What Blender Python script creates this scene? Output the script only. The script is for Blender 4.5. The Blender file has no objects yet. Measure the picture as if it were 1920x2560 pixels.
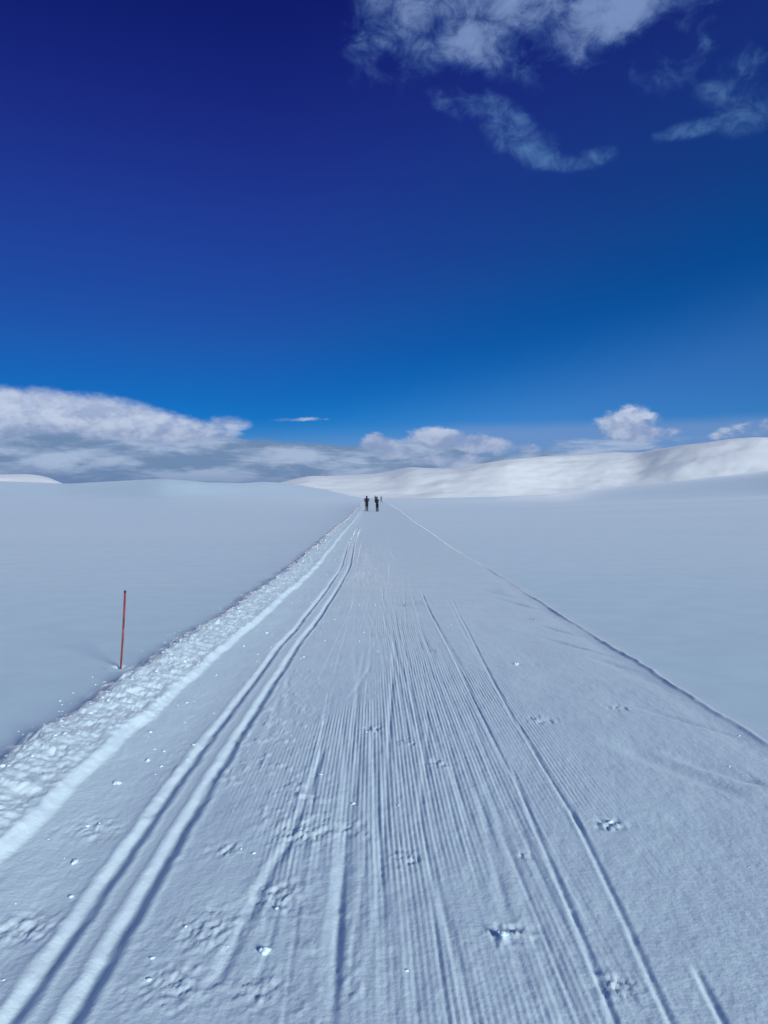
import bpy, bmesh, math, random
import numpy as np
from mathutils import Vector, Matrix
R = math.radians
random.seed(7)
rng = np.random.default_rng(11)
S = bpy.context.scene
col = S.collection

# ------------------------------------------------------------------ camera
H = 1.8                      # eye height
FPX = 1850.0                 # focal length in pixels of the 1920x2560 photograph
HOR = 1241.0                 # level line
VPX = 930.0                  # where the trail direction (+Y) vanishes
cd = bpy.data.cameras.new('camera'); cam = bpy.data.objects.new('camera', cd); col.objects.link(cam)
cd.sensor_fit = 'VERTICAL'; cd.sensor_height = 36.0; cd.lens = 36.0 * FPX / 2560.0
cd.clip_start = 0.05; cd.clip_end = 30000
YAW = math.atan((960 - VPX) / FPX); PITCH = math.atan((1280 - HOR) / FPX)
cam.location = (0, 0, H)
cam.rotation_euler = (R(90) - PITCH, 0, -YAW)
S.camera = cam

# ------------------------------------------------------------------ light
SUN_AZ = 141.0               # degrees clockwise from +Y (right and a little behind)
SUN_EL = 19.0
az, el = R(SUN_AZ), R(SUN_EL)
sd = bpy.data.lights.new('sun', 'SUN'); sun = bpy.data.objects.new('sun', sd); col.objects.link(sun)
sd.energy = 3.8; sd.angle = R(16.0); sd.color = (1.0, 0.98, 0.90)
sdir = Vector((math.sin(az) * math.cos(el), math.cos(az) * math.cos(el), math.sin(el)))
sun.rotation_euler = sdir.to_track_quat('Z', 'Y').to_euler()
sun.location = sdir * 50

S.view_settings.view_transform = 'Standard'; S.view_settings.look = 'None'
S.view_settings.exposure = 0.0; S.view_settings.gamma = 1.0; S.view_settings.use_curve_mapping = False
S.render.engine = 'CYCLES'

world = bpy.data.worlds.new('World'); S.world = world; world.use_nodes = True
nt = world.node_tree; nt.nodes.clear()

class N:
    """tiny helper around node sockets"""
    def __init__(s, tree): s.t = tree
    def node(s, kind, **kw):
        n = s.t.nodes.new(kind)
        for k, v in kw.items(): setattr(n, k, v)
        return n
    def put(s, sock, v):
        if hasattr(v, 'is_linked') or hasattr(v, 'links'): s.t.links.new(v, sock)
        else: sock.default_value = v
    def m(s, op, a, b=0.0, c=0.0, clamp=False):
        n = s.node('ShaderNodeMath', operation=op, use_clamp=clamp)
        s.put(n.inputs[0], a); s.put(n.inputs[1], b); s.put(n.inputs[2], c)
        return n.outputs[0]
    def smooth(s, v, a, b, lo=0.0, hi=1.0, kind='SMOOTHSTEP'):
        n = s.node('ShaderNodeMapRange', interpolation_type=kind)
        s.put(n.inputs[0], v); s.put(n.inputs[1], a); s.put(n.inputs[2], b); s.put(n.inputs[3], lo); s.put(n.inputs[4], hi)
        return n.outputs[0]
    def noise(s, vec, scale, detail=4.0, rough=0.55, dist=0.0):
        n = s.node('ShaderNodeTexNoise', noise_dimensions='3D')
        s.put(n.inputs['Vector'], vec); n.inputs['Scale'].default_value = scale; n.inputs['Detail'].default_value = detail
        n.inputs['Roughness'].default_value = rough; n.inputs['Distortion'].default_value = dist
        return n.outputs['Fac'] if 'Fac' in n.outputs else n.outputs[0]
    def mix(s, f, a, b, blend='MIX'):
        n = s.node('ShaderNodeMix', data_type='RGBA', blend_type=blend)
        s.put(n.inputs[0], f); s.put(n.inputs[6], a); s.put(n.inputs[7], b)
        return n.outputs[2]
    def vmap(s, vec, loc=(0, 0, 0), rot=(0, 0, 0), sc=(1, 1, 1), vt='POINT'):
        n = s.node('ShaderNodeMapping', vector_type=vt)
        s.put(n.inputs[0], vec); n.inputs[1].default_value = loc; n.inputs[2].default_value = rot; n.inputs[3].default_value = sc
        return n.outputs[0]
    def ramp(s, f, stops):
        n = s.node('ShaderNodeValToRGB'); n.color_ramp.interpolation = 'CARDINAL'; e = n.color_ramp.elements
        while len(e) < len(stops): e.new(0.5)
        for i, (p, c) in enumerate(stops): e[i].position = p; e[i].color = (*c, 1)
        s.put(n.inputs[0], f); return n.outputs[0]

def srgb(r, g, b):
    f = lambda c: (c / 255 / 12.92) if c / 255 <= 0.04045 else ((c / 255 + 0.055) / 1.055) ** 2.4
    return (f(r), f(g), f(b))

w = N(nt)
STR = 0.1
tc = w.node('ShaderNodeTexCoord'); D = tc.outputs['Generated']
sep = w.node('ShaderNodeSeparateXYZ'); nt.links.new(D, sep.inputs[0]); dx, dy, dz = sep.outputs
AZ = w.m('MULTIPLY', w.m('ARCTAN2', dx, dy), 57.29578)       # degrees right of the trail direction
EL = w.m('MULTIPLY', w.m('ARCSINE', dz), 57.29578)           # degrees above level
cmb = w.node('ShaderNodeCombineXYZ'); nt.links.new(AZ, cmb.inputs[0]); nt.links.new(EL, cmb.inputs[1]); P = cmb.outputs[0]

sky = w.node('ShaderNodeTexSky', sky_type='NISHITA'); sky.sun_disc = False
sky.sun_elevation = el; sky.sun_rotation = az
sky.altitude = 1500; sky.air_density = 1.0; sky.dust_density = 0.3; sky.ozone_density = 4.0
# the deep polarised blue of a high plateau
ELs = w.m('SUBTRACT', EL, w.smooth(AZ, -8.0, 60.0, 0.0, 19.0, 'LINEAR'))
tint = w.ramp(w.smooth(ELs, 0.0, 60.0, kind='LINEAR'), [
    (0.00, (0.16, 0.44, 0.80)), (0.09, (0.035, 0.32, 0.68)), (0.20, (0.075, 0.26, 0.64)), (0.38, (0.13, 0.175, 0.66)),
    (0.62, (0.06, 0.08, 0.50)), (1.0, (0.08, 0.16, 0.50))])
base = w.mix(1.0, sky.outputs[0], tint, 'MULTIPLY')
side = w.smooth(AZ, -40.0, 45.0, 0.86, 1.22, 'LINEAR')
vs = w.node('ShaderNodeVectorMath', operation='SCALE'); nt.links.new(base, vs.inputs[0]); nt.links.new(side, vs.inputs[3])
base = vs.outputs[0]

def direc(u, v):
    """photo pixel -> (azimuth, elevation) in degrees"""
    x = (u - 960) / FPX; z = (1280 - v) / FPX
    d = Vector((x, 1, z)); d.rotate(Matrix.Rotation(-PITCH, 3, 'X')); d.rotate(Matrix.Rotation(-YAW, 3, 'Z'))
    d.normalize(); return math.degrees(math.atan2(d.x, d.y)), math.degrees(math.asin(d.z))

def blobs(lst):
    out = None
    for (u, v, ru, rv, ang, wt) in lst:
        a, e = direc(u, v); k = math.degrees(1 / FPX)
        mp = w.vmap(P, (a, e, 0), (0, 0, R(ang)), (ru * k, rv * k, 1), 'TEXTURE')
        ln = w.node('ShaderNodeVectorMath', operation='LENGTH'); nt.links.new(mp, ln.inputs[0])
        g = w.smooth(ln.outputs['Value'], 0.0, 1.6, wt, 0.0, 'SMOOTHERSTEP')
        out = g if out is None else w.m('MAXIMUM', out, g)
    return out

def lin(c): return (c[0] / STR, c[1] / STR, c[2] / STR, 1)
flat = w.vmap(D, sc=(1, 1, 2.6))
def nz(off, scale, det, rough, dist=0.0, src=None):
    return w.noise(w.vmap(src or flat, loc=off), scale, det, rough, dist)
up = (0.012, 0.0, -0.03)     # sampling offset towards the light: relief of the cloud tops

# 1. low veil of far air and cloud over the hills, all the way round
veil = w.smooth(w.m('ADD', EL, w.m('MULTIPLY', w.noise(flat, 3.0, 4, 0.5), 1.6)), 3.2, 6.6, 0.62, 0.0)
veilR = w.m('MULTIPLY', w.smooth(w.m('ADD', EL, w.m('MULTIPLY', w.noise(flat, 5.0, 3, 0.5), 0.7)), 5.2, 6.2, 0.66, 0.0), w.smooth(AZ, 2.0, 9.0))
veil = w.m('MAXIMUM', veil, veilR)
c0 = w.mix(veil, base, lin(srgb(116, 148, 198)))

# 2. long low cloud deck (streaky), left, thinning to the right, going on outside the frame
n2 = nz((3.1, 0, 0), 9.0, 7, 0.6, 0.3, w.vmap(D, sc=(1, 1, 5.0)))
n2b = nz((3.1 + .02, 0, -.10), 9.0, 7, 0.6, 0.3, w.vmap(D, sc=(1, 1, 5.0)))
deckA = w.smooth(AZ, direc(800, 0)[0], direc(1600, 0)[0], 1.0, 0.38)
around = w.smooth(w.m('ABSOLUTE', AZ), 34.0, 60.0, 0.0, 0.75)
deckM = w.m('MAXIMUM', deckA, around)
deckE = w.smooth(EL, w.smooth(AZ, -16.0, -4.0, 3.9, 3.0), w.smooth(AZ, -16.0, -4.0, 6.0, 5.1), 1.0, 0.0)
deck = w.m('MULTIPLY', deckM, deckE)
deckD = w.m('MULTIPLY', w.smooth(w.m('ADD', w.m('MULTIPLY', deck, 0.75), w.m('MULTIPLY', w.m('SUBTRACT', n2, 0.5), 1.5)), 0.12, 0.5), w.smooth(deck, 0.0, 0.25))
deckS = w.smooth(w.m('SUBTRACT', n2, n2b), -0.13, 0.17)
deckC = w.mix(deckS, lin(srgb(112, 138, 174)), lin(srgb(166, 184, 212)))
deckC = w.mix(w.smooth(EL, 0.6, 2.6, 0.65, 0.0), deckC, lin(srgb(98, 124, 168)))
c1 = w.mix(w.m('MULTIPLY', deckD, 0.95), c0, deckC)

# 3. cumulus bodies
cum = blobs([(-60, 1030, 260, 62, 0, 1.0), (150, 1035, 240, 60, -2, 1.0), (330, 1060, 220, 50, -5, 1.0), (480, 1075, 120, 38, -4, .85),
             (560, 1060, 70, 26, 0, .55),
             (940, 1108, 46, 30, 0, .9), (1090, 1098, 84, 32, 0, .95), (1200, 1112, 100, 26, -6, .8), (1000, 1130, 120, 22, 0, .7), (1310, 1122, 40, 14, 0, .6),
             (1120, 1150, 120, 16, 0, .7),
             (1565, 1062, 76, 42, 0, 1.0), (1590, 1085, 84, 24, 0, 1.0), (1490, 1106, 40, 10, 0, .6),
             (1860, 1080, 60, 18, 0, .62), (1905, 1068, 50, 22, 0, .6), (1800, 1090, 30, 10, 0, .5), (760, 1048, 90, 6, 2, .42)])
f3 = w.vmap(D, sc=(1, 1, 1.7))
n3 = nz((7.7, 1, 0), 17.0, 8, 0.58, 0.2, f3)
n3b = nz((7.7 + .012, 1, -.022), 17.0, 8, 0.58, 0.2, f3)
around3 = w.m('MULTIPLY', w.smooth(w.m('ABSOLUTE', AZ), 36.0, 60.0, 0.0, 0.8),
              w.smooth(w.m('ABSOLUTE', w.m('SUBTRACT', EL, 8.0)), 2.0, 9.0, 1.0, 0.0))
cumM = w.m('MAXIMUM', cum, around3)
n3c = nz((2.7, 5, 0), 42.0, 6, 0.62, 0.3, f3)
cumA = w.smooth(AZ, -6.0, -1.0, 0.95, 1.5)
cumN = w.m('ADD', w.m('MULTIPLY', w.m('SUBTRACT', n3, 0.5), cumA), w.m('MULTIPLY', w.m('SUBTRACT', n3c, 0.5), w.smooth(AZ, -12.0, -2.0, 0.35, 1.3)))
cumD = w.m('MULTIPLY', w.smooth(w.m('ADD', cumM, cumN), 0.20, 0.75), w.smooth(cumM, 0.02, 0.3))
cumS = w.smooth(w.m('ADD', w.m('SUBTRACT', n3, n3b), w.m('MULTIPLY', w.m('SUBTRACT', n3c, .5), .55)), -0.14, 0.20)
cumC = w.mix(cumS, lin(srgb(148, 166, 200)), lin(srgb(198, 209, 230)))
cumC = w.mix(w.m('MULTIPLY', w.smooth(EL, 4.6, 8.0, 0.0, 0.65), w.smooth(AZ, -9.0, -3.0, 1.0, 0.0)), cumC, lin(srgb(190, 203, 226)))
cumC = w.mix(w.smooth(EL, 3.4, 6.0, 0.5, 0.0), cumC, lin(srgb(112, 136, 182)))
c2 = w.mix(w.m('MULTIPLY', cumD, 0.93), c1, cumC)

# 4. torn high cloud overhead (thick part and thin teal wisps)
hi = blobs([(960, 60, 120, 120, 0, .80), (1010, 30, 170, 60, 0, .8), (1195, 105, 140, 62, -12, 1.05), (1060, 130, 80, 50, 0, .6), (1250, 5, 260, 60, 0, .85), (1350, 40, 120, 60, 0, .8), (1510, 40, 170, 80, 8, 1.02), (1430, 105, 80, 60, 10, .85),
            (1690, -30, 150, 60, 0, .6), (1100, -80, 400, 90, 0, .9), (1600, -130, 400, 100, 0, .9), (1780, 105, 90, 34, -25, .50), (1850, 150, 70, 30, -25, .45)])
wi = blobs([(1120, 265, 60, 30, -30, .50), (1215, 290, 110, 50, -26, .74), (1290, 340, 120, 50, -30, .74), (1390, 405, 62, 22, -5, .72), (1330, 375, 60, 26, -20, .6), (1250, 340, 60, 40, -30, .75),
            (1470, 400, 80, 22, 8, .42), (1720, 325, 100, 18, 4, .42), (1340, 160, 100, 50, -20, .48), (1780, 110, 150, 60, -24, .56), (1850, 220, 110, 50, -20, .42), (1650, 150, 120, 60, -10, .45), (1880, 280, 80, 40, 0, .5)])
f4 = w.vmap(D, sc=(1, 1, 1.25))
n4 = nz((1.3, 4, 2), 7.5, 8, 0.60, 0.25, f4)
n4b = nz((5.3, 4, 2), 30.0, 7, 0.65, 0.6, f4)
nn = w.m('ADD', w.m('MULTIPLY', w.m('SUBTRACT', n4, 0.5), 2.3), w.m('MULTIPLY', w.m('SUBTRACT', n4b, 0.5), 1.3))
around4 = w.m('MULTIPLY', w.smooth(w.m('ABSOLUTE', AZ), 45.0, 75.0, 0.0, 0.55), w.smooth(EL, 15.0, 30.0))
hiM = w.m('MAXIMUM', hi, around4)
hiD = w.m('MULTIPLY', w.smooth(w.m('ADD', hiM, nn), 0.12, 1.15), w.smooth(hiM, 0.0, 0.3))
wiD = w.m('MULTIPLY', w.smooth(w.m('ADD', wi, nn), 0.12, 1.25), w.smooth(wi, 0.0, 0.3))
c3 = w.mix(w.m('MULTIPLY', w.m('MULTIPLY', wiD, w.smooth(n4b, 0.30, 0.66, 0.45, 1.0)), 0.72), c2, lin(srgb(92, 138, 190)))
hiC = w.mix(w.smooth(hiD, 0.1, 0.9), lin(srgb(74, 116, 174)), lin(srgb(126, 152, 198)))
c4 = w.mix(w.m('MULTIPLY', hiD, 0.86), c3, hiC)

bg = w.node('ShaderNodeBackground'); nt.links.new(c4, bg.inputs[0]); bg.inputs[1].default_value = STR
wo = w.node('ShaderNodeOutputWorld'); nt.links.new(bg.outputs[0], wo.inputs[0])

# ------------------------------------------------------------------ helpers
def tag(o, label=None, cat=None, group=None, kind=None):
    if label: o['label'] = label
    if cat: o['category'] = cat
    if group: o['group'] = group
    if kind: o['kind'] = kind
    return o

def link(o, parent=None):
    col.objects.link(o)
    if parent: o.parent = parent
    return o

def empty(name, loc, rz=0.0):
    o = bpy.data.objects.new(name, None); o.empty_display_size = 0.2; col.objects.link(o)
    o.location = loc; o.rotation_euler = (0, 0, rz); return o

def hash2(ix, iy, seed):
    h = (ix.astype(np.int64) * 374761393 + iy.astype(np.int64) * 668265263 + seed * 1442695041) & 0xffffffff
    h = ((h ^ (h >> 13)) * 1274126177) & 0xffffffff
    h = (h ^ (h >> 16)) & 0xffffffff
    return h.astype(np.float64) / 4294967295.0 * 2 - 1

def vnoise(x, y, seed=0):
    x, y = np.broadcast_arrays(x, y)
    ix = np.floor(x); iy = np.floor(y); fx = x - ix; fy = y - iy
    fx = fx * fx * fx * (fx * (fx * 6 - 15) + 10); fy = fy * fy * fy * (fy * (fy * 6 - 15) + 10)
    a = hash2(ix, iy, seed); b = hash2(ix + 1, iy, seed); c = hash2(ix, iy + 1, seed); d = hash2(ix + 1, iy + 1, seed)
    return (a * (1 - fx) + b * fx) * (1 - fy) + (c * (1 - fx) + d * fx) * fy

def fbm(x, y, octs=4, seed=0, gain=0.5):
    t = 0; a = 1.0; s = 0
    for o in range(octs):
        t = t + a * vnoise(x * 2 ** o + 17.3 * o, y * 2 ** o - 9.1 * o, seed + o); s += a; a *= gain
    return t / s

def sst(a, b, v):
    t = np.clip((v - a) / (b - a), 0, 1); return t * t * (3 - 2 * t)

def grid_mesh(name, X, Y, Z, mat, wrap=False):
    """X, Y, Z (rows, cols) -> smooth mesh"""
    nr, nc = Z.shape
    co = np.stack([X, Y, Z], -1).reshape(-1, 3).astype(np.float32)
    i = np.arange(nr * nc).reshape(nr, nc)
    q = np.stack([i[:-1, :-1], i[:-1, 1:], i[1:, 1:], i[1:, :-1]], -1).reshape(-1, 4).astype(np.int32)
    me = bpy.data.meshes.new(name)
    me.vertices.add(len(co)); me.vertices.foreach_set('co', co.ravel())
    me.loops.add(q.size); me.loops.foreach_set('vertex_index', q.ravel())
    me.polygons.add(len(q)); me.polygons.foreach_set('loop_start', np.arange(0, q.size, 4, dtype=np.int32))
    me.polygons.foreach_set('loop_total', np.full(len(q), 4, np.int32))
    me.polygons.foreach_set('use_smooth', np.ones(len(q), bool))
    me.update(calc_edges=True); me.materials.append(mat)
    return link(bpy.data.objects.new(name, me))

# ------------------------------------------------------------------ materials
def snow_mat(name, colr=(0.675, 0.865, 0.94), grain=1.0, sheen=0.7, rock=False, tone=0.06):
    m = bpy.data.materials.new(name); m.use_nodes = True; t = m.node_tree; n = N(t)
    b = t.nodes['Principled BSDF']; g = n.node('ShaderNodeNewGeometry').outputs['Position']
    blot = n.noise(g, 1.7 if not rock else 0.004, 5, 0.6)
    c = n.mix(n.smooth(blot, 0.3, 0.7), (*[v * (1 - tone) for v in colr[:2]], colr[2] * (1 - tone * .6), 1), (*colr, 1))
    if rock:
        rk = n.noise(n.vmap(g, sc=(1, 1, 4)), 0.011, 7, 0.65, 0.6)
        c = n.mix(n.smooth(rk, 0.66, 0.76, 0, 0.25), c, (0.30, 0.31, 0.31, 1))
    t.links.new(c, b.inputs['Base Color'])
    b.inputs['Roughness'].default_value = 0.62
    b.inputs['Specular IOR Level'].default_value = 0.35
    b.inputs['Sheen Weight'].default_value = sheen; b.inputs['Sheen Roughness'].default_value = 0.15
    if not rock:
        h1 = n.noise(g, 210.0, 3, 0.6); h2 = n.noise(g, 45.0, 4, 0.6)
        hh = n.m('ADD', n.m('MULTIPLY', h1, 0.35), h2)
        bp = n.node('ShaderNodeBump'); bp.inputs['Strength'].default_value = 0.55 * grain; bp.inputs['Distance'].default_value = 0.006
        t.links.new(hh, bp.inputs['Height']); t.links.new(bp.outputs[0], b.inputs['Normal'])
    return m

def plain(name, c, rough=0.7, spec=0.3, var=0.15, scale=30):
    m = bpy.data.materials.new(name); m.use_nodes = True; t = m.node_tree; n = N(t)
    b = t.nodes['Principled BSDF']; o = n.node('ShaderNodeTexCoord').outputs['Object']
    k = n.noise(o, scale, 4)
    t.links.new(n.mix(n.smooth(k, .3, .7), (*[v * (1 - var) for v in c], 1), (*[min(1, v * (1 + var)) for v in c], 1)), b.inputs['Base Color'])
    b.inputs['Roughness'].default_value = rough; b.inputs['Specular IOR Level'].default_value = spec
    return m

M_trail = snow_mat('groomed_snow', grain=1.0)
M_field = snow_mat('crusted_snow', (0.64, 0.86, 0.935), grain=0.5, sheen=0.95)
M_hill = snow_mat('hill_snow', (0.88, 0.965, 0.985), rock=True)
M_clod = snow_mat('clod_snow', (0.66, 0.85, 0.93), grain=0.8, sheen=0.0)

# ------------------------------------------------------------------ the lie of the land
def th(u): return math.degrees(math.atan((u - VPX) / FPX))
FORE = [(-180, 1215), (-80, 1212), (th(-500), 1208), (th(0), 1207), (th(110), 1210), (th(179), 1212), (th(260), 1207), (th(340), 1202), (th(405), 1199), (th(460), 1202), (th(521), 1207),
        (th(607), 1208), (th(665), 1205), (th(723), 1209), (th(810), 1223), (th(870), 1238), (th(897), 1243), (th(960), 1246), (th(1100), 1245), (th(1250), 1242),
        (th(1380), 1235), (th(1452), 1229), (th(1568), 1216), (th(1712), 1204), (th(1920), 1184), (th(2400), 1165), (80, 1190), (180, 1215)]
HILL = [(-70, 1290), (th(-600), 1235), (th(-300), 1200), (th(-120), 1190), (th(0), 1193), (th(80), 1190), (th(125), 1196), (th(170), 1215), (th(260), 1235), (th(640), 1235), (th(700), 1206), (th(770), 1190), (th(839), 1189), (th(891), 1186),
        (th(960), 1182), (th(1024), 1166), (th(1080), 1170), (th(1134), 1171), (th(1200), 1160), (th(1272), 1148), (th(1377), 1142), (th(1452), 1139), (th(1539), 1134), (th(1597), 1138), (th(1683), 1125),
        (th(1828), 1112), (th(1886), 1109), (th(1920), 1111), (th(2100), 1125), (th(2500), 1110), (70, 1200)]
def interp(tab, t):
    a = np.array(tab); return np.interp(t, a[:, 0], a[:, 1])

def macro(x, y):
    r = np.hypot(x, y); t = np.degrees(np.arctan2(x, y))
    v = interp(FORE, t)
    R1 = 300 - 130 * sst(3, 17, np.abs(t)) + 25 * vnoise(t * 0.08, t * 0 + 3.3, 5)
    zr = H + (HOR - v) / FPX * R1
    k = np.clip((r - 35) / (R1 - 35), 0, 1)
    rise = zr * (0.55 * k ** 1.7 + 0.45 * sst(0.62, 1.0, k))
    over = np.clip(r - R1, 0, None)
    z = rise - 0.0006 * np.minimum(over, 90) ** 2 - np.clip(over - 90, 0, 300) * 0.06
    # long drifts and wind texture
    a = sst(3.5, 16, r)
    z = z + a * (0.05 * fbm(x * 0.05, y * 0.12, 2, 21)) * np.clip(1 - r / 400, 0, 1)
    z = z + sst(14, 70, r) * 0.16 * fbm(x * 0.012, y * 0.045, 3, 31) * np.clip(1.2 - r / 420, 0.2, 1)
    return z

# columns follow the trail (s = distance right of the camera line), rows go away from the camera
sL, sR = -2.66, 3.02
def grow(s0, step, lim, g):
    out = []; s = s0; d = abs(step); sg = 1 if step > 0 else -1
    while abs(s) < lim:
        d = min(d * 1.06, g * abs(s)); s += sg * d; out.append(s)
    return out
inner = np.arange(sL, sR + 1e-6, 0.0072)
left = grow(inner[0], -0.0078, 6500, 0.032)[::-1]; right = grow(inner[-1], 0.0078, 6500, 0.032)
cols = np.array(left + list(inner) + right)
iL, iR = len(left), len(left) + len(inner) - 1
near = np.exp(np.arange(math.log(1.5), math.log(115), 0.0050))
far = np.exp(np.arange(math.log(116), math.log(6500), 0.022))
back = -np.exp(np.arange(math.log(0.4), math.log(6500), 0.12))[::-1]
rows = np.array(list(back) + [0.0, 0.5, 0.9, 1.2, 1.36] + list(near) + list(far))
Sg, Yg = np.meshgrid(cols, rows)

def shiftL(y): return np.interp(y, [0, 3.5, 5.3, 8, 9.6, 12.3, 14.5, 17, 19.5, 28.5, 50], [0, .004, .02, .062, .10, .165, .215, .25, .26, .262, .28]) * H
def shiftR(y): return np.interp(y, [0, 25, 32, 60, 90, 130], [0, -.03, .0, .16, .3, .35]) * H
def shift(s, y):
    wl = np.clip(-s / 1.0, 0, 1) * np.clip((40 + s) / 36, 0, 1)
    wr = np.clip((s - .3) / 2.2, 0, 1) * np.clip((40 - s) / 36, 0, 1)
    return wl * shiftL(y) + wr * shiftR(y)
Xg = Sg + shift(Sg, Yg)
def s_of(x, y):
    s = x
    for _ in range(8): s = x - float(shift(np.float64(s), np.float64(y)))
    return s

Zg = macro(Xg, Yg)
Rr = np.hypot(Xg, Yg)

# --- trail relief on the dense block only
j0 = max(0, iL - 60); j1 = min(len(cols), iR + 90)
r0 = int(np.searchsorted(rows, 0.0)); r1 = int(np.searchsorted(rows, 330.0))
s = Sg[r0:r1, j0:j1]; y = Yg[r0:r1, j0:j1]; dz = np.zeros_like(s)

# right edge: the untouched field stands a few centimetres higher, with a crumbly rim
edge = 2.87 + 0.035 * fbm(y * 0.9, y * 0 + 1.7, 3, 41) + 0.012 * vnoise(y * 7, y * 0, 43)
d = s - edge
rimn = 0.7 + 0.6 * np.clip(vnoise(y * 0.7, y * 0 + 8, 44) + 0.3, 0, 1.2)
dz += sst(-0.04, 0.015, d) * 0.006 * rimn
dz += 0.0075 * rimn * np.exp(-((d - 0.02) / 0.024) ** 2) * (1 + 0.6 * vnoise(s * 25, y * 9, 45))
dz += -0.007 * np.exp(-((d + 0.12) / 0.10) ** 2)
# left bank thrown up by the groomer
be = 0.045 * fbm(y * 0.8, y * 0 + 5, 3, 51)
out_e = -2.31 + 1.6 * be + 0.05 * vnoise(y * 3, y * 0, 52) + 0.07 * fbm(y * 7 + s * 2, s * 6, 3, 53, .6)
inn = -1.80 + 0.7 * be + 0.03 * fbm(y * 2.2, y * 0 + 2, 3, 54)
face = sst(inn + 0.015, inn - 0.085, s)                       # smooth bright face
topk = sst(inn - 0.10, -2.30, s)
outk = sst(out_e - 0.32, out_e + 0.06, s)
dz += outk * (0.054 * face + 0.062 * topk)
rough = outk * sst(inn - 0.04, inn - 0.16, s)
ch = fbm(s * 2.6 + .6 * vnoise(s * 2, y * 2, 60), y * 9, 4, 61, 0.55)
ch2 = np.abs(fbm(s * 4, y * 15, 3, 66, 0.5))
dz += outk * face * .010 * fbm(s * 11, y * 9, 4, 68, .65)
dz += outk * sst(inn + .1, inn - .1, s) * .016 * (.4 + vnoise(s * 2.5, y * 1.6, 71)) * fbm(s * 24, y * 26, 3, 72, .7)
dz += rough * (0.022 * ch + 0.012 * (0.35 - ch2) + 0.020 * fbm(s * 11 + 1.5 * ch, y * 21, 4, 67, .65) + .03 * np.clip(vnoise(s * 5, y * 7, 65) - .45, 0, 1)) + rough * 0.010 * np.clip(vnoise(s * 14, y * 16, 69), 0, 1)
# crumbs that rolled onto the field
crumb = sst(out_e - 0.50, out_e - 0.08, s) * (1 - outk)
dz += crumb * 0.03 * np.clip(vnoise(s * 15, y * 15, 70) - 0.52, 0, 1) * 2
# foot of the bank slopes gently down to the tracks
dz += 0.042 * sst(-1.38, -1.90, s) * outk
rr = sst(-2.3, -1.9, s) * sst(2.9, 2.7, s)
# twin classic tracks
trk = sst(48, 26, y)
for k, sc in enumerate((-1.255, -1.042)):
    wob = 0.010 * vnoise(y * 0.9, y * 0 + k, 80) + 0.006 * fbm(y * 5, y * 0 + k, 3, 81)
    wob = wob + 0.016 * vnoise(y * 0.45, y * 0 + k * .3, 85) * sst(6, 12, y) + np.interp(y, [19, 29], [0, -.12])
    dd = np.abs(s - sc - wob) * (1 + 0.20 * fbm(s * 12, y * 8, 3, 83, .6))
    dz += trk * (-0.026 * (1 - .35 * np.clip(fbm(s * 6, y * 4, 3, 88, .6) * 2 - .2, 0, 1)) * (1 - sst(0.004, 0.052, dd)) + 0.004 * np.exp(-((dd - 0.064) / 0.016) ** 2) + .0015 * vnoise(s * 40, y * 12, 86) * np.exp(-(dd / .06) ** 2))
    pass
inset = 1 - trk * (1 - sst(0.06, 0.16, np.abs(s + 1.14))) # keep texture out of the tracks
# corduroy, worn away in patches
cmask = sst(-0.05, 0.45, fbm(s * 0.9 + 4, y * 0.45, 3, 90)) * sst(-0.95, -0.8, s) * sst(26, 9, y) * (0.08 + 0.92 * sst(1.6, 0.9, s))
cmask = np.clip(cmask + 0.9 * np.exp(-((s - 0.45) / 0.38) ** 2) * sst(22, 9, y) * sst(-.5, .2, vnoise(s * 2, y * .5, 93)), 0, 1) * inset
dz += 0.0025 * cmask * np.sin(2 * np.pi * (s + 0.012 * vnoise(s * 0, y * 0.7, 91)) / 0.0262) * (1 + 0.4 * vnoise(s * 20, y * 4, 92))
# general softness of skied snow
dz += rr * inset * sst(30, 5, y) * 0.0018 * fbm(s * 30, y * 24, 3, 96, .7)
dz += rr * inset * sst(60, 5, y) * (0.0034 * fbm(s * 9, y * 5, 4, 95, 0.6) + 0.006 * fbm(s * 2.2, y * 0.8, 2, 97))
lump = np.clip(fbm(s * 16, y * 14, 3, 99, .55) - 0.16, 0, 1)
lm = sst(-1.8, -1.5, s) * sst(0.25, -0.3, s) * inset * sst(40, 8, y) * sst(-0.2, 0.35, fbm(s * 1.3, y * 0.6, 2, 101))
dz += 0.018 * lump * lm

sv = cols[j0:j1]; yv = rows[r0:r1]
def groove(sa, ya, sb, yb, width=0.018, depth=0.010, lip=0.35, seed=0, wob=0.01, taper=0.25):
    """a ski mark from (sa,ya) to (sb,yb)"""
    i0, i1 = np.searchsorted(yv, [ya, yb])
    if i1 - i0 < 3: return
    k0, k1 = np.searchsorted(sv, [min(sa, sb) - .25, max(sa, sb) + .25])
    ss = s[i0:i1, k0:k1]; yy = y[i0:i1, k0:k1]
    t = (yy - ya) / (yb - ya)
    c = sa + (sb - sa) * t + wob * vnoise(yy * 0.8, yy * 0 + seed, 200 + seed) 
    e = np.clip(t / taper, 0, 1) * np.clip((1 - t) / taper, 0, 1)
    dd = ss - c
    g = -depth * np.exp(-(dd / width) ** 2) + lip * depth * (np.exp(-((dd + 1.7 * width) / width) ** 2) + 0.6 * np.exp(-((dd - 1.7 * width) / width) ** 2))
    dz[i0:i1, k0:k1] += 0.42 * g * np.sqrt(e) * (1 + .35 * vnoise(ss * 4, yy * 3, 300 + seed))

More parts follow.
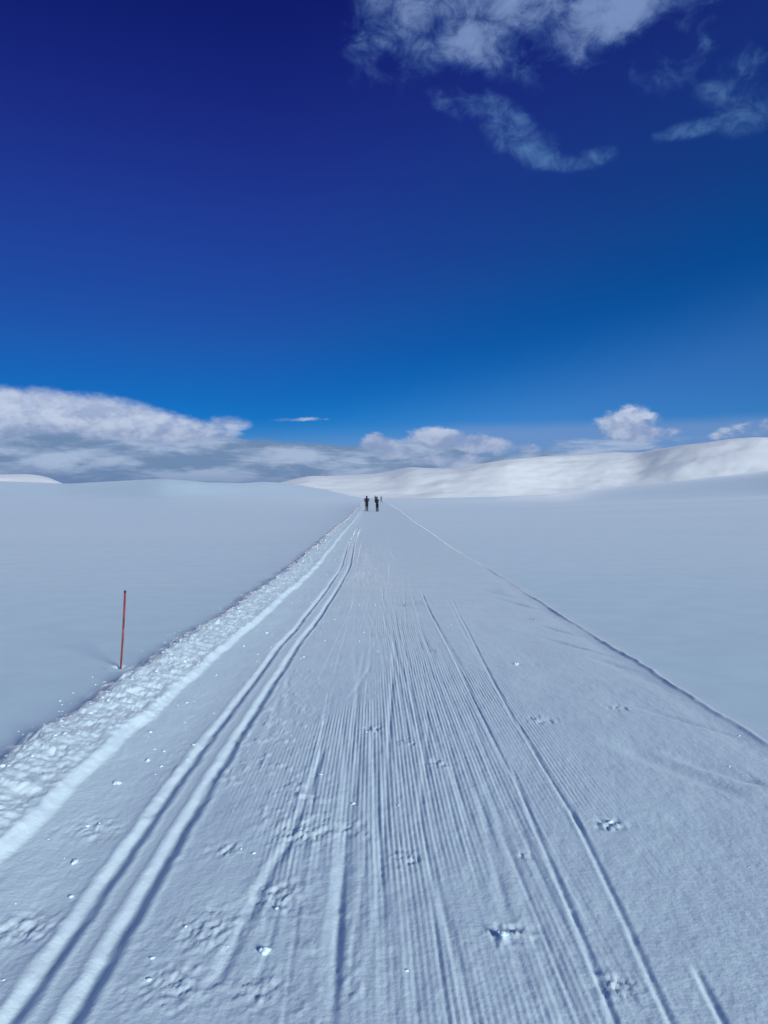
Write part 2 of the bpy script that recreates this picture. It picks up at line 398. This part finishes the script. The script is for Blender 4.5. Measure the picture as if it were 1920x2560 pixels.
def gs(u, v):            # photo pixel on the flat ground -> (s, y)
    yy = H * FPX / (v - HOR); x = (u - VPX) * yy / FPX
    return s_of(x, yy), yy
def gl(u0, v0, u1, v1, **k):
    a = gs(u0, v0); b = gs(u1, v1)
    if a[1] > b[1]: a, b = b, a
    groove(a[0], a[1], b[0], b[1], **k)

for k in range(95):      # skating and double-poling marks down the middle
    ya = 1.7 * math.exp(random.random() * 2.3); L = random.uniform(1.0, 6.0) * (0.6 + ya / 6)
    c = random.gauss(0.16, 0.38); sl = random.gauss(0.0, 0.022)
    groove(c, ya, c + sl * L, ya + L, width=random.uniform(0.010, 0.026), depth=random.uniform(0.0025, 0.0075), seed=k)
for k in range(16):      # wider splayed strokes
    ya = 2.4 * math.exp(random.random() * 1.9); L = random.uniform(0.8, 2.4); c = random.gauss(0.1, 0.5); sl = random.choice((-1, 1)) * random.uniform(0.06, 0.16)
    groove(c, ya, c + sl * L, ya + L, width=random.uniform(0.018, 0.03), depth=random.uniform(0.004, 0.009), seed=200 + k)
D1 = dict(width=0.014, depth=0.015, taper=0.08)
gl(1047, 1470, 1290, 1960, seed=401, **D1); gl(1280, 1930, 1450, 2330, seed=402, **D1); gl(1440, 2290, 1560, 2600, seed=403, **D1)
gl(1130, 1500, 1300, 1830, seed=404, **D1); gl(1295, 1810, 1460, 2090, seed=405, **D1); gl(1430, 2030, 1600, 2380, seed=406, **D1); gl(1590, 2350, 1725, 2640, seed=407, **D1)
gl(1755, 2440, 1860, 2640, seed=408, **D1)
gl(812, 1870, 700, 2160, seed=409, width=0.022, depth=0.016, taper=.1); gl(712, 2110, 535, 2470, seed=410, width=0.026, depth=0.02, taper=.1)
gl(1060, 1500, 1180, 1720, seed=411, width=.02, depth=.012); gl(985, 1600, 965, 2100, seed=412, width=.02, depth=.013); gl(900, 1850, 800, 2600, seed=413, width=.03, depth=.014)
gl(870, 2050, 830, 2640, seed=414, width=.02, depth=.013); gl(1060, 2100, 1200, 2640, seed=415, width=.02, depth=.012)
S1 = dict(width=0.035, depth=0.012, taper=0.3, lip=.2)
for q, (a, b, c, e) in enumerate([(1960, 1880, 1560, 1760), (1960, 1985, 1640, 1880), (1740, 1745, 1500, 1650), (1600, 1660, 1330, 1590), (1500, 1560, 1200, 1490), (1420, 1520, 1180, 1475),
                                  (1560, 1620, 1330, 1560), (1700, 1710, 1460, 1640), (1900, 2010, 1500, 1850)]):
    # crossing marks that leave the trail at a flat angle: sweep over s instead of y
    a0 = gs(a, b); a1 = gs(c, e)
    if a0[1] > a1[1]: a0, a1 = a1, a0
    i0, i1 = np.searchsorted(yv, [a0[1] - .3, a1[1] + .3])
    ss = s[i0:i1]; yy = y[i0:i1]
    dxx = a1[0] - a0[0]; dyy = a1[1] - a0[1]; L2 = dxx * dxx + dyy * dyy
    t = ((ss - a0[0]) * dxx + (yy - a0[1]) * dyy) / L2
    dist = np.abs((ss - a0[0]) * dyy - (yy - a0[1]) * dxx) / math.sqrt(L2)
    dz[i0:i1] += -0.022 * np.exp(-(dist / (0.03 + 0.03 * (q % 3))) ** 2) * sst(0, .25, t) * sst(1, .6, t) * sst(0.02, 0.45, edge[i0:i1] - s[i0:i1])

def patch(u, v, rad, amp, seed):
    c, yy0 = gs(u, v)
    i0, i1 = np.searchsorted(yv, [yy0 - 2.2 * rad, yy0 + 2.2 * rad]); k0, k1 = np.searchsorted(sv, [c - 2.2 * rad, c + 2.2 * rad])
    ss = s[i0:i1, k0:k1]; yy = y[i0:i1, k0:k1]
    g = np.exp(-((ss - c) ** 2 + (yy - yy0) ** 2) / rad ** 2)
    dz[i0:i1, k0:k1] += g * amp * .45 * (1.2 * fbm(ss * 30, yy * 26, 4, seed, .7) - .12)
for q, (u, v, rad, amp) in enumerate([(1530, 2072, .08, .05), (1275, 2352, .09, .045), (1012, 2155, .08, .04), (760, 2095, .16, .034), (690, 2250, .14, .036), (1552, 2490, .07, .045),
                                      (870, 2080, .09, .03), (1320, 2150, .04, .04), (520, 2330, .16, .03), (560, 2130, .08, .04), (230, 2080, .14, .03), (1360, 1805, .10, .04), (1100, 1912, .08, .04),
                                      (1552, 1775, .10, .04), (930, 1825, .09, .04), (1020, 1860, .08, .045), (1295, 1663, .06, .06), (1085, 1630, .08, .05), (60, 2330, .12, .035),
                                      (430, 2480, .14, .03), (1240, 1480, .18, .05), (1330, 1550, .12, .05), (1010, 1515, .14, .05), (955, 1590, .12, .05), (640, 2490, .10, .03)]):
    patch(u, v, rad, amp, 500 + q)

Zg[r0:r1, j0:j1] += dz * sst(300, 120, y) 
# the field outside the dense block keeps the height of the rim on the right
far_r = Sg > cols[j1 - 1]
lift = 0.006 * 0.8
Zg[:, j1:] += lift * sst(330, 120, Yg[:, j1:]) * (Yg[:, j1:] > 0)
# fine wind ripples of the open field
fm = np.clip(np.maximum(sst(0.1, 1.5, Sg - 3.0), sst(0.1, 1.2, -2.7 - Sg)), 0, 1) * sst(120, 20, Rr)
Zg += fm * 0.009 * fbm(Xg * 0.7, Yg * 1.6, 3, 120)

_py = H * FPX / (1668 - HOR); _px = (302 - VPX) * _py / FPX
Zg -= 0.03 * np.exp(-((Xg - _px) ** 2 + (Yg - _py) ** 2) / 0.055 ** 2) - 0.012 * np.exp(-(np.sqrt((Xg - _px) ** 2 + (Yg - _py) ** 2) - .11) ** 2 / .03 ** 2)
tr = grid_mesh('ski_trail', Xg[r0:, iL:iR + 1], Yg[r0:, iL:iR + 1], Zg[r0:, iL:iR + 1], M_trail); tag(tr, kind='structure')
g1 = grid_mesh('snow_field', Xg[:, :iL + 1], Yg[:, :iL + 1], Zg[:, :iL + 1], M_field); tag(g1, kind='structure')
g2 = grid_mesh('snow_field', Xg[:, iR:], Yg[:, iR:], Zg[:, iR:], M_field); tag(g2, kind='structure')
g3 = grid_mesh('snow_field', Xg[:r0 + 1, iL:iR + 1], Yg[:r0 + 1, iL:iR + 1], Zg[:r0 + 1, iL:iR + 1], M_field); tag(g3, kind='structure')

def height(sx, sy):
    i = int(np.clip(np.searchsorted(rows, sy), 1, len(rows) - 1))
    f = (sy - rows[i - 1]) / (rows[i] - rows[i - 1])
    k = s_of(sx, sy); j = int(np.clip(np.searchsorted(cols, k), 1, len(cols) - 1)); h = (k - cols[j - 1]) / (cols[j] - cols[j - 1])
    a = Zg[i - 1, j - 1] * (1 - h) + Zg[i - 1, j] * h; b = Zg[i, j - 1] * (1 - h) + Zg[i, j] * h
    return float(a * (1 - f) + b * f)

# ------------------------------------------------------------------ far snow hills
tt = np.radians(np.concatenate([np.linspace(-75, -33, 60), np.linspace(-32.8, 32.8, 620), np.linspace(33, 75, 60)]))
rv = np.concatenate([np.linspace(1500, 2300, 12), np.linspace(2330, 3300, 110), np.linspace(3340, 4600, 16)])
T, RV = np.meshgrid(tt, rv); hx = RV * np.sin(T); hy = RV * np.cos(T)
td = np.degrees(T); e = (HOR - interp(HILL, td)) / FPX
for _ in range(30):
    e[:, 1:-1] = (e[:, 2:] + e[:, 1:-1] * 2 + e[:, :-2]) / 4
ridge = 3050 + 150 * vnoise(td * 0.12, td * 0, 610)
ztop = H + e * ridge / np.cos(T) ** 0
base_z = -22.0
k = np.clip((RV - 2480) / (ridge - 2480), 0, 1)
prof = 0.55 * sst(0, 1, k) + 0.45 * k
hz = base_z + (ztop - base_z) * prof - np.clip(RV - ridge, 0, None) * 0.12
amp = np.clip((ztop - base_z) / 180, 0.12, 1)
rel = fbm(hx / 300, hy / 260, 5, 620, 0.52); rid = 1 - np.abs(fbm(hx / 420 + 3, hy / 380, 4, 640, .5)) * 2
hz += amp * sst(0.02, .35, k) * sst(1.0, 0.82, k) * (5 * rel + 6 * (rid - .6) + 7 * fbm(np.degrees(T) * .16 + RV / 400, RV / 130, 3, 655, .5) + 2.0 * fbm(np.degrees(T) * .7 + RV / 300, RV / 60, 3, 665, .5)) + amp * sst(.8, 1, k) * 5 * rel
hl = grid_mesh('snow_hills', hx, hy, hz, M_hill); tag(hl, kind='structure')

# ------------------------------------------------------------------ loose snow
def clod_mesh(name, size, seed, mat):
    """a few broken lumps frozen together"""
    bm = bmesh.new(); rr_ = random.Random(seed + 50)
    for q in range(5):
        n0 = len(bm.verts); bmesh.ops.create_icosphere(bm, subdivisions=2, radius=1.0); bm.verts.ensure_lookup_table()
        ph = [rr_.uniform(0, 6.28) for _ in range(4)]; f0 = (1.0, .8, .62, .5, .42)[q]
        off = Vector((rr_.uniform(-1, 1), rr_.uniform(-.8, .8), rr_.uniform(-.1, .35))) * (0 if q == 0 else .95)
        sx, sy, sz_ = rr_.uniform(.7, 1.1), rr_.uniform(.6, .9), rr_.uniform(.4, .62)
        for v in bm.verts[n0:]:
            p = v.co.copy(); f = 1 + .22 * math.sin(3.3 * p.x + ph[0]) * math.cos(2.9 * p.y + ph[1]) + .13 * math.sin(8 * p.z + 6 * p.x + ph[2]) + rr_.uniform(-.09, .09)
            v.co = (Vector((p.x * sx, p.y * sy, p.z * sz_)) * f * f0 + off) * size
    me = bpy.data.meshes.new(name); bm.to_mesh(me); bm.free(); me.materials.append(mat)
    return me

# uncountable crumbs, one mesh
crV, crF = [], []
ico = bmesh.new(); bmesh.ops.create_icosphere(ico, subdivisions=1, radius=1.0)
iv = np.array([v.co[:] for v in ico.verts]); fi = np.array([[v.index for v in f.verts] for f in ico.faces]); ico.free()
cnt = 0; total = 0
def crumb_at(sx, sy, size):
    global total
    x = sx + float(shift(np.float64(sx), np.float64(sy)))
    z = height(x, sy)
    j = iv * (size * (1 + rng.uniform(-.35, .35, (len(iv), 1)))) * rng.uniform(.7, 1.3, (1, 3)) * np.array([[1, 1, .42]])
    crV.append(j + np.array([[x, sy, z + size * .12]])); crF.append(fi + total); total += len(iv)
for _ in range(170):                                  # in and beside the bank
    sy = 3.2 * math.exp(random.random() * 2.4); sx = random.gauss(-2.33, 0.10)
    crumb_at(sx, sy, random.uniform(.006, .020) * (1 + .03 * sy))
for _ in range(130):
    sy = 3.4 * math.exp(random.random() * 2.0); crumb_at(random.uniform(-2.9, -2.4), sy, random.uniform(.006, .016))
for _ in range(110):                                   # between the bank and the middle
    sy = 1.9 * math.exp(random.random() * 2.6); crumb_at(random.choice((random.uniform(-1.75, -1.33), random.uniform(-.95, .2))), sy, random.uniform(.004, .013) * (1 + .05 * sy))
for _ in range(22):
    sy = 2.2 * math.exp(random.random() * 2.6); crumb_at(random.uniform(.2, 2.8), sy, random.uniform(.003, .009) * (1 + .05 * sy))
V = np.concatenate(crV); F = np.concatenate(crF)
me = bpy.data.meshes.new('snow_crumbs'); me.from_pydata(V.tolist(), [], F.tolist()); me.materials.append(M_clod)
for p in me.polygons: p.use_smooth = True
tag(link(bpy.data.objects.new('snow_crumbs', me)), 'small loose snow crumbs scattered along the groomed trail and its left bank', 'snow crumbs', kind='stuff')

clods = [(419, 1674, .034, 'white snow clod at the outer edge of the bank, right of the red pole'),
         (430, 1608, .028, 'lone round snow clod on the smooth field, right of and level with the red pole'),
         (100, 1842, .026, 'lone small snow clod on the smooth field below the red pole'),
         (368, 1907, .024, 'snow clod lying between the bank and the twin tracks, upper of two'),
         (290, 1967, .028, 'flat snow clod between the bank and the twin tracks, lower of two'),
         (183, 2163, .022, 'snow clod left of the twin tracks in the lower left foreground'),
         (658, 2390, .032, 'bright upright snow clod in the foreground, right of the twin tracks'),
         (1532, 2066, .026, 'crumbly snow clod alone on the smooth right part of the trail'),
         (1262, 2360, .026, 'snow clod beside a pole mark in the right foreground'),
         (1295, 1662, .030, 'small bright snow clod on the right half of the trail in the middle distance')]
for q, (u, v, sz, lab) in enumerate(clods):
    yy = H * FPX / (v - HOR); x = (u - VPX) * yy / FPX
    o = link(bpy.data.objects.new('snow_clod', clod_mesh('snow_clod', sz * .72, q, M_clod)))
    for p in o.data.polygons: p.use_smooth = True
    o.location = (x, yy, height(x, yy) + sz * .12); o.rotation_euler = (0, 0, random.uniform(0, 6))
    tag(o, lab, 'snow clod', 'loose snow clods')

# ------------------------------------------------------------------ the marker pole
def tube(bm, pts, radii, seg=12, caps=True):
    rings = []
    for i, (p, r) in enumerate(zip(pts, radii)):
        p = Vector(p); a = Vector(pts[max(i - 1, 0)]); b = Vector(pts[min(i + 1, len(pts) - 1)]); d = (b - a).normalized()
        ux = d.cross(Vector((0, 1, 0.01))).normalized(); uy = d.cross(ux)
        rings.append([bm.verts.new(p + (ux * math.cos(k * 2 * math.pi / seg) + uy * math.sin(k * 2 * math.pi / seg)) * r) for k in range(seg)])
    for A, B in zip(rings, rings[1:]):
        for k in range(seg): bm.faces.new((A[k], A[(k + 1) % seg], B[(k + 1) % seg], B[k]))
    if caps: bm.faces.new(rings[0][::-1]); bm.faces.new(rings[-1])

def mk(name, bm, mat, parent=None, smooth=True):
    bmesh.ops.recalc_face_normals(bm, faces=bm.faces)
    me = bpy.data.meshes.new(name); bm.to_mesh(me); bm.free(); me.materials.append(mat)
    for p in me.polygons: p.use_smooth = smooth
    return link(bpy.data.objects.new(name, me), parent)

M_red = plain('weathered_red_paint', (0.20, 0.045, 0.045), 0.6, var=.35, scale=14)
M_redl = plain('faded_red_band', (0.27, 0.08, 0.08), 0.55, var=.2, scale=20)
M_dark = plain('dark_tip', (0.05, 0.03, 0.06), 0.6)
py = H * FPX / (1668 - HOR); pxx = (302 - VPX) * py / FPX; pz = height(pxx, py)
pole = empty('marker_pole', (pxx, py, pz)); tag(pole, 'thin dark red marker pole leaning slightly in the smooth snow left of the trail', 'marker pole')
def pp(t): return (0.050 * t + 0.004 * math.sin(t * 3.1), 0.01 * t, 0.84 * t)
def seg(name, t0, t1, r0_, r1_, mat, n=10):
    bm = bmesh.new(); ts = [t0 + (t1 - t0) * i / n for i in range(n + 1)]
    tube(bm, [pp(t) for t in ts], [r0_ + (r1_ - r0_) * i / n for i in range(n + 1)]); return mk(name, bm, mat, pole)
seg('shaft', -0.35, 0.985, .0095, .0115, M_red, 22)
seg('band', .40, .52, .0112, .0114, M_redl)
seg('cap', .975, 1.0, .0132, .0122, M_dark, 3)

# ------------------------------------------------------------------ skiers
def mk_skier(loc, heading, lean, scale, mats, label, width=1.0, stance=.10, arms='down', pack=True):
    """body grown as one skin along a jointed skeleton; faces +Y (away from the camera)"""
    root = empty('person', loc, heading); root.scale = (scale,) * 3
    tag(root, label, 'person', 'skiers far ahead on the trail')
    st = stance
    L = lean
    J = [((0, 0, .95), .155, .115)]                                  # 0 pelvis
    E = []
    def add(p, rx, ry, par):
        J.append((p, rx, ry)); E.append((par, len(J) - 1)); return len(J) - 1
    sp = add((L * .3, .03, 1.10), .135 * width, .105, 0); c1 = add((L * .7, .07, 1.28), .165 * width, .12, sp); c2 = add((L, .10, 1.43), .12 * width, .09, c1)
    nk = add((L * 1.05, .12, 1.51), .07, .07, c2); hd = add((L * 1.1, .14, 1.60), .085, .09, nk); add((L * 1.12, .15, 1.70), .075, .085, hd)
    for sgn in (-1, 1):
        hp = add((sgn * .085, 0, .88), .105, .11, 0); kn = add((sgn * (.08 + st * .4), .06, .50), .078, .08, hp)
        an = add((sgn * (.08 + st), -.02, .12), .058, .058, kn); add((sgn * (.08 + st), .14, .06), .040, .035, an)
        sh = add((L + sgn * .19 * width, .10, 1.41), .062, .06, c2)
        if arms == 'down':
            eb = add((L * .8 + sgn * .23 * width, .08, 1.15), .058, .058, sh); wr = add((L * .6 + sgn * .25 * width, .30, 1.00), .034, .034, eb)
        else:
            eb = add((L * .8 + sgn * .22 * width, .22, 1.20), .048, .048, sh); wr = add((L * .6 + sgn * .16 * width, .42, 1.14), .034, .034, eb)
    bm = bmesh.new(); vs_ = [bm.verts.new(j[0]) for j in J]
    for a, b in E: bm.edges.new((vs_[a], vs_[b]))
    me = bpy.data.meshes.new('body'); bm.to_mesh(me); bm.free()
    tmp = bpy.data.objects.new('body_tmp', me); col.objects.link(tmp)
    tmp.modifiers.new('skin', 'SKIN'); 
    if not me.skin_vertices: 
        lay = None
    sv_ = me.skin_vertices[0].data
    for i, j in enumerate(J): sv_[i].radius = (j[1], j[2]); sv_[i].use_root = (i == 0)
    sb = tmp.modifiers.new('sub', 'SUBSURF'); sb.levels = 2; sb.render_levels = 2
    dg = bpy.context.evaluated_depsgraph_get(); bme = bpy.data.meshes.new_from_object(tmp.evaluated_get(dg))
    bpy.data.objects.remove(tmp)
    bme.name = 'body'; bme.materials.clear()
    for m_ in (mats['jacket'], mats['trousers'], mats['skin']): bme.materials.append(m_)
    for p in bme.polygons:
        z = p.center.z; p.use_smooth = True
        p.material_index = (2 if (z > 1.54 and p.center.y > .19) else 0) if z > .90 else 1
    body = bpy.data.objects.new('body', bme); link(body, root)
    # hat
    bm = bmesh.new(); bmesh.ops.create_icosphere(bm, subdivisions=3, radius=.108)
    for v in bm.verts: v.co.z = v.co.z * 1.05 if v.co.z > 0 else v.co.z * .45
    bmesh.ops.translate(bm, verts=bm.verts, vec=(L * 1.1, .145, 1.665)); mk('hat', bm, mats['hat'], root)
    # boots, skis, gloves
    for sgn in (-1, 1):
        x = sgn * (.08 + st)
        bm = bmesh.new(); tube(bm, [(x, -.10, .10), (x, 0, .10), (x, .14, .065), (x, .20, .05)], [.05, .062, .045, .03], 10); mk('boot', bm, mats['boot'], root)
        bm = bmesh.new(); pr = []
        for t, zz, hw in ((-.85, .018, .020), (-.3, .018, .023), (0, .02, .022), (.5, .018, .023), (.85, .03, .024), (.98, .08, .018), (1.03, .13, .008)):
            pr.append([bm.verts.new((x + sx * hw, t, zz + dz_)) for sx, dz_ in ((-1, 0), (1, 0), (1, .022), (-1, .022))])
        for A, B in zip(pr, pr[1:]):
            for q in range(4): bm.faces.new((A[q], A[(q + 1) % 4], B[(q + 1) % 4], B[q]))
        bm.faces.new(pr[0]); bm.faces.new(pr[-1]); mk('ski', bm, mats['ski'], root, False)
        hx_, hy_, hz_ = (L * .6 + sgn * .25 * width, .33, .98) if arms == 'down' else (L * .6 + sgn * .16 * width, .45, 1.13)
        bm = bmesh.new(); bmesh.ops.create_icosphere(bm, subdivisions=2, radius=.048)
        for v in bm.verts: v.co.y *= 1.3
        tube(bm, [(sgn * -.02, 0, .01), (sgn * -.045, .03, .03), (sgn * -.05, .06, .035)], [.02, .017, .012], 6)
        bmesh.ops.translate(bm, verts=bm.verts, vec=(hx_, hy_, hz_)); mk('glove', bm, mats['boot'], root)
    if pack:
        bm = bmesh.new(); bmesh.ops.create_cube(bm, size=1)
        bmesh.ops.scale(bm, verts=bm.verts, vec=(.30, .16, .44)); bmesh.ops.bevel(bm, geom=bm.edges[:], offset=.05, segments=3, affect='EDGES')
        bmesh.ops.translate(bm, verts=bm.verts, vec=(L * .7, -.09, 1.27)); mk('backpack', bm, mats['pack'], root)
    # poles are held: things of their own
    out = []
    for sgn in (-1, 1):
        hx_, hy_, hz_ = (L * .6 + sgn * .25 * width, .36, 1.0) if arms == 'down' else (L * .6 + sgn * .16 * width, .47, 1.15)
        pr = empty('ski_pole', (0, 0, 0)); 
        tipx, tipy = hx_ + sgn * .08, -.25
        a = Vector((hx_, hy_, hz_ + .08)); b = Vector((tipx, tipy, .03)); 
        M = Matrix.LocRotScale(Vector(loc), Matrix.Rotation(heading, 3, 'Z').to_quaternion(), Vector((scale,) * 3))
        a = M @ a; b = M @ b; pr.location = b
        d = a - b
        bm = bmesh.new(); tube(bm, [Vector((0, 0, -.02)), d * .5, d], [.006, .008, .008], 8); mk('shaft', bm, mats['ski'], pr)
        bm = bmesh.new(); tube(bm, [d * .88, d * .94, d * 1.0], [.015, .017, .016], 8); mk('grip', bm, mats['boot'], pr)
        bm = bmesh.new(); tube(bm, [Vector((0, 0, .05)), Vector((0, 0, .07))], [.04, .02], 10); mk('basket', bm, mats['boot'], pr)
        out.append(pr)
    return root, out

cloth = lambda n_, c: plain(n_, c, .75, .2, .2, 18)
black = dict(jacket=cloth('black_jacket', (.012, .014, .02)), trousers=cloth('black_trousers', (.010, .011, .015)), skin=plain('skin', (.42, .26, .2), .6), hat=cloth('dark_hat', (.015, .016, .025)),
             boot=cloth('black_boot', (.012, .012, .014)), ski=plain('dark_ski', (.05, .05, .07), .4), pack=cloth('navy_pack', (.014, .018, .03)))
greyk = dict(black); greyk['jacket'] = cloth('grey_green_jacket', (.10, .13, .13)); greyk['trousers'] = cloth('grey_trousers', (.09, .10, .12)); greyk['hat'] = cloth('grey_hat', (.12, .13, .14))

def place(u, vfeet, dist):
    x = (u - VPX) * dist / FPX; return (x, dist, height(x, dist) - .01)
def pole_tags(ps, txt):
    for o, side_ in zip(ps, ('left', 'right')):
        tag(o, 'ski pole in the %s hand of %s' % (side_, txt), 'ski pole', 'ski poles held by the skiers')
r_, ps = mk_skier(place(917, 1278, 86), R(3), 0.0, 1.02, black, 'broad skier in black with a backpack, leftmost and nearest the snow bank', 1.22, .01, 'in', True); pole_tags(ps, 'the broad leftmost skier')
r_, ps = mk_skier(place(943, 1279, 85), R(-4), -0.04, .98, black, 'slim skier in black on the middle of the trail, right of the broad skier', .82, .0, 'in', False); pole_tags(ps, 'the slim skier in mid trail')
r_, ps = mk_skier(place(938.5, 1250, 175), R(6), -0.03, 1.0, black, 'dark skier farther off whose upper body shows above the slim nearer skier', .75, .0, 'in', False); pole_tags(ps, 'the dark skier behind the slim one')
r_, ps = mk_skier(place(953, 1247, 215), R(-8), 0.04, .98, greyk, 'small grey skier farthest away, rightmost of the group', .9, .04, 'down', False); pole_tags(ps, 'the small grey skier on the far right')
